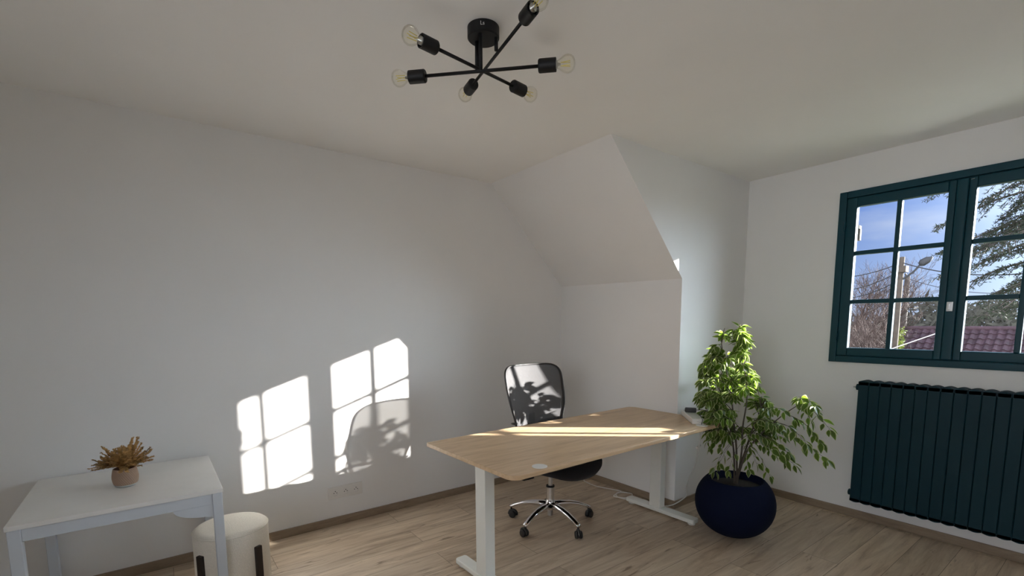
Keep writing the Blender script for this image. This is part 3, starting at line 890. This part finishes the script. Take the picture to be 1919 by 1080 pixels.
def envelope(v):
    tab = [(604, 1350, 1405), (640, 1335, 1408), (670, 1316, 1400), (700, 1306, 1412), (730, 1300, 1430), (760, 1306, 1448), (800, 1312, 1462), (830, 1330, 1470)]
    for (a0, l0, r0), (a1, l1, r1) in zip(tab, tab[1:]):
        if a0 <= v <= a1:
            t = (v - a0) / (a1 - a0); return l0 + (l1 - l0) * t, r0 + (r1 - r0) * t
    return tab[-1][1:]
for k in range(96):
    v = 612 + 205 * ((k + .5) / 96) ** .85 + rng.uniform(-6, 6)
    l_, r__ = envelope(max(605, min(829, v)))
    u = rng.uniform(l_ + 8, r__ - 8) if rng.random() < .45 else (l_ + 10 + rng.uniform(-4, 10) if rng.random() < .5 else r__ - 10 + rng.uniform(-10, 4))
    offm = .05 + .14 * min(1, (v - 600) / 130)
    tgt = fp(u, v, rng.uniform(-offm, offm))
    p0 = nearest(tgt + Vector((0, 0, -.03)))
    mid = p0.lerp(tgt, .5) + Vector((0, 0, .035 + .2 * (p0 - tgt).length * .3))
    twig([p0, mid, tgt], .0026, max(6, int(7 + (p0 - tgt).length * 42)), .068)
for (u, v, off) in ((1556, 806, -.20), (1550, 862, -.20), (1528, 762, -.18), (1500, 748, -.12), (1512, 832, -.18), (1520, 790, -.10), (1490, 872, -.15), (1478, 850, -.10), (1540, 830, -.1)):
    src = mp_[4]; tgt = fp(u, v, off, .4)
    p0 = min(src[10:], key=lambda p: (p - tgt).length + abs(p.z - tgt.z) * .2)
    mid = p0.lerp(tgt, .5) + Vector((0, 0, .03 if v < 840 else .015))
    twig([p0, mid, tgt], .0022, 10, .064, .15)
for (u, v, off) in ((1468, 820, .05), (1455, 790, .02), (1480, 800, -.05), (1450, 850, -.05), (1440, 770, -.08), (1470, 770, -.12), (1432, 820, -.12)):
    tgt = fp(u, v, off); p0 = nearest(tgt)
    twig([p0, p0.lerp(tgt, .5) + Vector((0, 0, .03)), tgt], .002, 10, .056, .2)
for (u, v, off) in ((1443, 893, -.05), (1330, 840, .02), (1348, 870, -.06), (1338, 884, -.08), (1402, 880, -.12), (1418, 870, -.10), (1365, 882, -.13), (1325, 828, -.02), (1350, 838, .0), (1405, 838, -.1)):
    tgt = fp(u, v, off)
    p0 = nearest(tgt + Vector((0, 0, .12)), 0)
    twig([p0, p0.lerp(tgt, .55) + Vector((0, 0, .03)), tgt], .0014, 5, .052, .45)
link('stems', bst, M['bark'], fg, smooth=True)
link('foliage', blf, [M['leaf'], M['leafedge']], fg, smooth=False)

# ------------------------------------------------------------------ things on and under the desk
px, py = -1.862, 2.872
ps = empty('cable_box', (px, py, DZ + .0005), radians(-40))
tag(ps, 'low white cable box on the desk corner beside the dormer wall', 'power strip')
# oriented from its two seen corners
c0 = on(1276, 778, 2, DZ); c1 = on(1297, 796, 2, DZ); ang = math.atan2(c1.y - c0.y, c1.x - c0.x)
ln_ = (c1 - c0).length
ps.location = (c0 + c1) / 2; ps.location.z = DZ + .0005; ps.rotation_euler = (0, 0, ang)
link('case', B((-ln_ / 2, ln_ / 2, 0, .075, 0, .038)), M['whiteplastic'], ps, bevel=.006)
link('power_socket', B((-ln_ / 2 + .04, -ln_ / 2 + .09, .015, .06, .038, .0395)), M['socket'], ps)
sw_c = Matrix.Translation(ps.location) @ Matrix.Rotation(ang, 4, 'Z')
ad_ = empty('power_adapter', sw_c @ Vector((-.062, .042, .0405)), radians(35))
tag(ad_, 'black plug-in power adapter on top of the white cable box', 'power adapter')
link('case', B((-.036, .036, -.018, .018, 0, .030)), M['blackplastic'], ad_, bevel=.004)
link('plug_rim', B((-.038, -.036, -.012, .012, .006, .024)), M['blackplastic'], ad_, bevel=.0005)
g1 = Vector((-2.005, 2.093, 0)) + Matrix.Rotation(DA, 3, 'Z') @ Vector((.345, .68, DZ + .006))
aw = ad_.location + Matrix.Rotation(radians(35), 3, 'Z') @ Vector((.0365, 0, .015))
bm = bmesh.new()
tube(bm, spline([aw, aw + Vector((.03, .03, .002)), aw + Vector((.075, .045, -.006)), aw + Vector((.06, .015, .0)), aw + Vector((.05, -.035, -.015)), g1 + Vector((-.005, .012, .03)), g1 + Vector((-.004, .0, .0))], 7), .0022, 7)
link('cord', bm, M['blackplastic'], ad_).parent = None
o = bpy.data.objects['cord']; o.name = 'adapter_cord'
tag(o, 'thin black cord looping from the adapter to the desk cable hole', 'cord')
bm = bmesh.new()
wb = sw_c @ Vector((ln_ / 2 + .001, .03, .016))
tube(bm, spline([wb, wb + Vector((.02, -.012, .004)), g1 + Vector((-.012, .006, .012)), g1 + Vector((-.01, .004, .0))], 6), .003, 7)
o = link('box_lead', bm, M['whiteplastic']); tag(o, 'short white lead between the cable box and the desk cable hole', 'cord')
# white cord under the desk: hangs from the hole to the floor behind the right leg
bm = bmesh.new()
ux = -1.70
hang = [(g1.x - .01, g1.y + .0, DZ - TT - .002), on(1311, 830, 0, -1.72), on(1306, 860, 0, -1.76), on(1303, 872, 0, -1.80), on(1290, 900, 0, -1.87), on(1286, 918, 0, -1.93), on(1286, 930, 0, -1.96)]
hang = [Vector(p) for p in hang]
hang += [Vector((-1.985, 2.985, .05)), Vector((-2.06, 2.97, .012)), Vector((-2.16, 2.93, .006)), Vector((-2.30, 2.87, .006)), Vector((-2.42, 2.85, .008)), Vector((-2.47, 2.93, .010)), Vector((-2.38, 2.98, .012)), Vector((-2.33, 2.88, .016)), Vector((-2.42, 2.82, .014)),
         Vector((-2.46, 2.88, .008)), Vector((-2.48, 2.97, .006)), Vector((-2.60, 2.93, .006)), Vector((-2.70, 2.90, .006)), Vector((-2.85, 2.92, .006)), Vector((-2.90, 2.99, .006)), Vector((-3.0, 2.985, .006)), Vector((-3.20, 2.90, .006))]
tube(bm, spline(hang, 6), .0042, 8)
o = link('white_power_cord', bm, M['whiteplastic'], smooth=True); tag(o, 'white power cord hanging under the desk and tangled on the floor', 'cord')
bm = bmesh.new()
kp = on(1309, 838, 0, -1.735)
tube(bm, [kp + Vector((0, -.02, -.004)), kp + Vector((0, .02, .006))], .008, 8)
link('cable_tie', bm, M['whiteplastic'], o)

# triple wall socket on the left wall
sk = empty('wall_socket', (XL, 0.994, 0.229))
tag(sk, 'triple white power socket plate low on the left wall', 'socket')
link('plate', B((0.0003, .009, -.1175, .1175, -.043, .043)), M['socket'], sk, bevel=.003)
for y in (-.071, 0, .071):
    bm = bmesh.new()
    lathe(bm, [(.0225, .0085), (.0225, .0115), (.0195, .0115), (.0185, .003), (0, .003)], 32, (0, y, 0), (1, 0, 0))
    wl = link('socket_well', bm, M['socket'], sk, smooth=False)
    bm = bmesh.new()
    for dy, dz in ((-.0095, -.002), (.0095, -.002)):
        lathe(bm, [(0, .0092), (.0032, .0092), (.0032, .0034), (0, .0034)], 12, (0, y + dy, dz), (1, 0, 0))
    lathe(bm, [(0, .0125), (.003, .0125), (.003, .0034), (0, .0034)], 12, (0, y, .010), (1, 0, 0))
    link('pin_hole', bm, M['hole'], wl)

# ------------------------------------------------------------------ outside
gz = -3.3
struct('ground_outside', B((-90, 90, YO + 0.6, 160, gz - .1, gz)), M['ground'])
rng = random.Random(3)
# neighbour's house: ridge just under eye level
hs = empty('neighbour_house', (0, 27, gz))
tag(hs, 'single-storey house roof of purplish clay tiles seen through the window', 'house')
HX0, HX1 = -6.75, 6.0; HY0, HY1 = -4.0, 4.0; ZR = 1.02 - gz; ZE = ZR - 2.9
link('wall', B((HX0 + .3, HX1 - .3, HY0 + .5, HY1 - .5, 0, ZE)), M['render'], hs)
bm = bmesh.new()
pitch_w, pitch_l = 0.26, 0.34
sl = Vector((0, HY0, ZE - ZR)); sll = sl.length; sd_ = sl / sll; up_ = Vector((0, -sd_.z, sd_.y)) * -1
if up_.z < 0: up_ = -up_
nr = int(sll / pitch_l); ncol = int((HX1 - HX0) / pitch_w)
for r in range(nr):
    t0, t1 = r * pitch_l, (r + 1) * pitch_l + .03
    jit = rng.uniform(-.02, .02)
    for c in range(ncol):
        x0 = HX0 + c * pitch_w + jit
        a_, b_ = [], []
        for k in range(5):
            q_ = k / 4; x = x0 + q_ * pitch_w; hgt = .055 * sin(pi * min(1, q_ * 1.5)) if q_ < .67 else -.01
            a_.append(bm.verts.new(Vector((x, 0, ZR)) + sd_ * t0 + up_ * (hgt + .0)))
            b_.append(bm.verts.new(Vector((x, 0, ZR)) + sd_ * t1 + up_ * (hgt + .045)))
        lip = [bm.verts.new(v_.co - up_ * .045) for v_ in b_]
        for k in range(4):
            bm.faces.new((a_[k], a_[k + 1], b_[k + 1], b_[k])); bm.faces.new((b_[k], b_[k + 1], lip[k + 1], lip[k]))
link('roof_tiles', bm, M['tile'], hs)
bm = bmesh.new()
prism(bm, [(HY0, ZE - .06), (HY1, ZE - .06), (HY1, ZE), (0, ZR - .02), (HY0, ZE)], 0, HX0, HX1)
link('roof', bm, M['tile'], hs)
bm = bmesh.new(); tube(bm, [(HX0 - .02, 0, ZR + .03), (HX1, 0, ZR + .03)], .10, 10); link('ridge', bm, M['tile'], hs)
# ivy clump at the gable end
iv = bmesh.new()
for k in range(900):
    p = Vector((rng.gauss(0, .07), rng.gauss(0, .3), rng.uniform(0, 2.2)))
    d = Vector((rng.uniform(-1, 1), rng.uniform(-1, 1), rng.uniform(-1, 1))).normalized()
    leaflet(iv, p, d, Vector((rng.uniform(-1, 1), rng.uniform(-1, 1), 1)).normalized(), .13, .045)
stt = bmesh.new(); tube(stt, [(0, 0, -2.2), (0, 0, 2.4)], .05, 6)
ivr = empty('ivy_bush', (-5.74, 22.6, gz + 2.2)); tag(ivr, 'yellow-green ivy growing up beside the tiled roof', 'ivy')
link('foliage', iv, M['ivy'], ivr); link('stem', stt, M['treebark'], ivr)

def bare_tree(x, y, h, label, seed, spread=.55, depth=6, col='twig', r0=.09, lean=0):
    r = random.Random(seed)
    root = empty('bare_tree', (x, y, gz)); tag(root, label, 'tree', 'bare winter trees outside')
    bt, bw = bmesh.new(), bmesh.new()
    def grow(p, d, ln, rad, lv):
        mid = p + d * ln * .5 + Vector((r.uniform(-1, 1), r.uniform(-1, 1), r.uniform(-1, 1))) * ln * .06
        end = p + d * ln
        tube(bt if lv < 2 else bw, [p, mid, end], [rad, rad * .85, rad * .7], 5 if lv < 2 else 3, cap=False)
        if lv >= depth: return
        for k in range(3 if lv < depth - 1 else 4):
            nd = (d + Vector((r.uniform(-1, 1), r.uniform(-1, 1), r.uniform(-.5, .9))) * spread * (1 + lv * .09)).normalized()
            s = end if k < 2 else p.lerp(end, r.uniform(.35, .9))
            grow(s, nd, ln * r.uniform(.62, .84), rad * .62, lv + 1)
    nst = 1 if h > 4.6 else 3
    for k in range(nst):
        grow(Vector((r.uniform(-.2, .2), r.uniform(-.2, .2), 0)), Vector((lean + r.uniform(-.15, .15) * nst, r.uniform(-.15, .15) * nst, 1)).normalized(), h * .27, r0, 0)
    link('trunk', bt, M['treebark'], root); link('twigs', bw, M[col], root)
    return root
bare_tree(-7.4, 24.0, 7.2, 'tall reddish bare tree at the left edge of the window view', 1, r0=.10, depth=7)
bare_tree(-6.1, 21.0, 5.4, 'dense bare shrub just left of the tiled roof', 2, r0=.07, depth=7)
bare_tree(-9.0, 31.0, 6.6, 'grey bare tree standing behind the reddish tree', 4, r0=.08, depth=7)
bare_tree(-4.95, 17.0, 4.3, 'low bare bush below the left panes', 6, r0=.05, depth=6)
bare_tree(-7.9, 27.5, 5.2, 'low tangle of bare twigs between the two bare trees', 8, r0=.07, depth=7)

# distant woods: uneven mass of scrub behind the house
bm = bmesh.new()
for k in range(15000):
    x = rng.uniform(-34, 6)
    p = Vector((x, rng.uniform(46, 58), gz + rng.uniform(0, 1) ** .8 * (4.9 + 1.1 * sin(x * .5) + .7 * sin(x * 1.7 + 1) + .4 * sin(x * 4.3))))
    d = Vector((rng.uniform(-1, 1), rng.uniform(-.5, .5), rng.uniform(-.2, 1.2))).normalized()
    leaflet(bm, p, d, Vector((0, -1, .2)), rng.uniform(.5, 1.1), .10)
o = link('distant_woods', bm, M['woods']); tag(o, 'grey-green winter woods far behind the tiled roof', 'woods', kind='stuff')

# cedar to the right, its layered boughs reaching across the right-hand panes
cd = empty('cedar_tree', (0.1, 12.5, gz)); tag(cd, 'dark cedar whose layered drooping boughs fill the right window panes', 'tree')
bt, bn = bmesh.new(), bmesh.new()
tube(bt, [(0, 0, 0), (.05, 0, 4), (0, .05, 8), (0, 0, 11)], [.28, .22, .13, .04], 10)
r = random.Random(21)
def tuft(p, d, n=7, l=.075):
    for k in range(n):
        dd = (d * .6 + Vector((r.uniform(-1, 1), r.uniform(-1, 1), r.uniform(-.6, 1)))).normalized()
        leaflet(bn, p, dd, Vector((r.uniform(-1, 1), r.uniform(-1, 1), r.uniform(-1, 1))).normalized(), l * r.uniform(.7, 1.2), .007)
nb = 46
for i in range(nb):
    z = 4.95 + 3.9 * (i + r.uniform(-.4, .4)) / nb
    az = pi + r.uniform(-1.25, 1.0)
    zz = z + gz
    ln = 2.5 * r.uniform(.70, 1.14)
    d = Vector((cos(az), sin(az), 0))
    dr = r.uniform(.25, .6)
    pts = [Vector((0, 0, z)), Vector((0, 0, z)) + d * ln * .35 + Vector((0, 0, .12)), Vector((0, 0, z)) + d * ln * .7 + Vector((0, 0, -.02)), Vector((0, 0, z)) + d * ln + Vector((0, 0, -dr))]
    sp = spline(pts, 8)
    tube(bt, sp, [.035 * (1 - .85 * k / (len(sp) - 1)) for k in range(len(sp))], 5, cap=False)
    for k in range(5, len(sp)):
        dd = (sp[k] - sp[k - 1]).normalized(); sd2 = dd.cross(Vector((0, 0, 1))).normalized()
        for s in (-1, 1):
            if r.random() < .12: continue
            tl = ln * .24 * (1.25 - k / len(sp)) * r.uniform(.6, 1.3)
            e0 = sp[k]; e1 = e0 + (dd * .7 + sd2 * s * 1.0).normalized() * tl + Vector((0, 0, -tl * r.uniform(.05, .5)))
            em = e0.lerp(e1, .5) + Vector((0, 0, .03))
            sp2 = spline([e0, em, e1], 4)
            tube(bt, sp2, .006, 3, cap=False)
            nt_ = max(3, int(tl / .055))
            for j in range(nt_):
                t = (j + .5) / nt_ * (len(sp2) - 1); i0 = min(int(t), len(sp2) - 2)
                p = sp2[i0].lerp(sp2[i0 + 1], t - i0)
                tuft(p + Vector((r.uniform(-.03, .03), r.uniform(-.03, .03), r.uniform(-.03, .01))), (e1 - e0).normalized(), 6)
        tuft(sp[k], dd, 4)
link('trunk', bt, M['treebark'], cd); link('needles', bn, M['needle'], cd)

# street lamp on a timber pole, a second pole, wires
Yp = 20.0
pt_ = on(1691, 482, 1, Yp)
sl_ = empty('street_lamp', (pt_.x, Yp, gz)); tag(sl_, 'timber pole carrying a grey street lamp, seen through the left casement', 'street lamp')
bm = bmesh.new(); tube(bm, [(0, 0, 0), (0, 0, pt_.z - gz)], [.11, .075], 12); link('pole', bm, M['pole'], sl_)
hd = on(1726, 494, 1, Yp) - Vector((pt_.x, Yp, gz)); he = on(1748, 482, 1, Yp) - Vector((pt_.x, Yp, gz)); ha = on(1697, 520, 1, Yp) - Vector((pt_.x, Yp, gz))
bm = bmesh.new(); tube(bm, spline([Vector((0, 0, ha.z - .1)), (ha + hd) / 2 + Vector((0, 0, -.05)), hd], 5), .03, 8); link('lamp_arm', bm, M['lampgrey'], sl_)
bm = bmesh.new(); dd = (he - hd); tube(bm, [hd - dd * .15, hd + dd * .1, hd + dd * .6, he], [.06, .12, .11, .03], 10, sx=.6); link('lamp_head', bm, M['lampgrey'], sl_, smooth=True)
bm = B((-.16, .16, -.16, .16, pt_.z - gz - .5, pt_.z - gz - .3)); link('pole_bracket', bm, M['pole'], sl_)
Y2 = 34.0
p2 = on(1701, 518, 1, Y2)
pl = empty('utility_pole', (p2.x, Y2, gz)); tag(pl, 'thin dark utility pole farther off behind the street lamp', 'utility pole')
bm = bmesh.new(); tube(bm, [(0, 0, 0), (0, 0, p2.z - gz)], [.18, .12], 10); link('pole', bm, M['treebark'], pl)
bm = bmesh.new(); tube(bm, [(0, 0, p2.z - gz - .2), on(1697, 513, 1, Y2) - Vector((p2.x, Y2, gz))], .05, 6); link('cross_arm', bm, M['wire'], pl)
def wire(a_, b_, sag, label):
    a_, b_ = Vector(a_), Vector(b_)
    pts = [a_.lerp(b_, k / 14) + Vector((0, 0, -sag * 4 * (k / 14) * (1 - k / 14))) for k in range(15)]
    bm = bmesh.new(); tube(bm, pts, .016, 5)
    tag(link('overhead_wire', bm, M['wire']), label, 'wire', 'overhead wires outside')
wt = Vector((pt_.x, Yp, 0))
wire((wt.x, Yp, on(1691, 492, 1, Yp).z), on(1560, 520, 1, Yp + 3), .15, 'topmost overhead wire running left from the street lamp pole')
wire((wt.x, Yp, on(1691, 507, 1, Yp).z), on(1560, 545, 1, Yp + 3), .2, 'middle overhead wire running left from the street lamp pole')
wire((wt.x, Yp, on(1691, 524, 1, Yp).z), on(1560, 560, 1, Yp + 3), .2, 'lowest overhead wire running left from the street lamp pole')
wire((wt.x, Yp, on(1691, 492, 1, Yp).z), on(1990, 505, 1, Yp - 3), .25, 'upper overhead wire running right behind the cedar')
wire((p2.x, Y2, on(1701, 522, 1, Y2).z), on(1990, 540, 1, Y2), .5, 'lower overhead wire running right from the thin pole')
# the white barrier rails at the lower left
rl = empty('white_rail', (0, 0, 0)); 
a_, b_ = on(1668, 655, 1, 15), on(1764, 622, 1, 15)
rl.location = a_
bm = bmesh.new(); tube(bm, [(0, 0, 0), b_ - a_], .011, 6); link('rail', bm, M['fence'], rl)
for t in (0, 1):
    q_ = (b_ - a_) * t; bm = bmesh.new(); tube(bm, [q_, (q_.x, q_.y, gz - a_.z)], .02, 6); link('post', bm, M['fence'], rl)
tag(rl, 'thin white slanting rail in front of the tiled roof', 'rail')
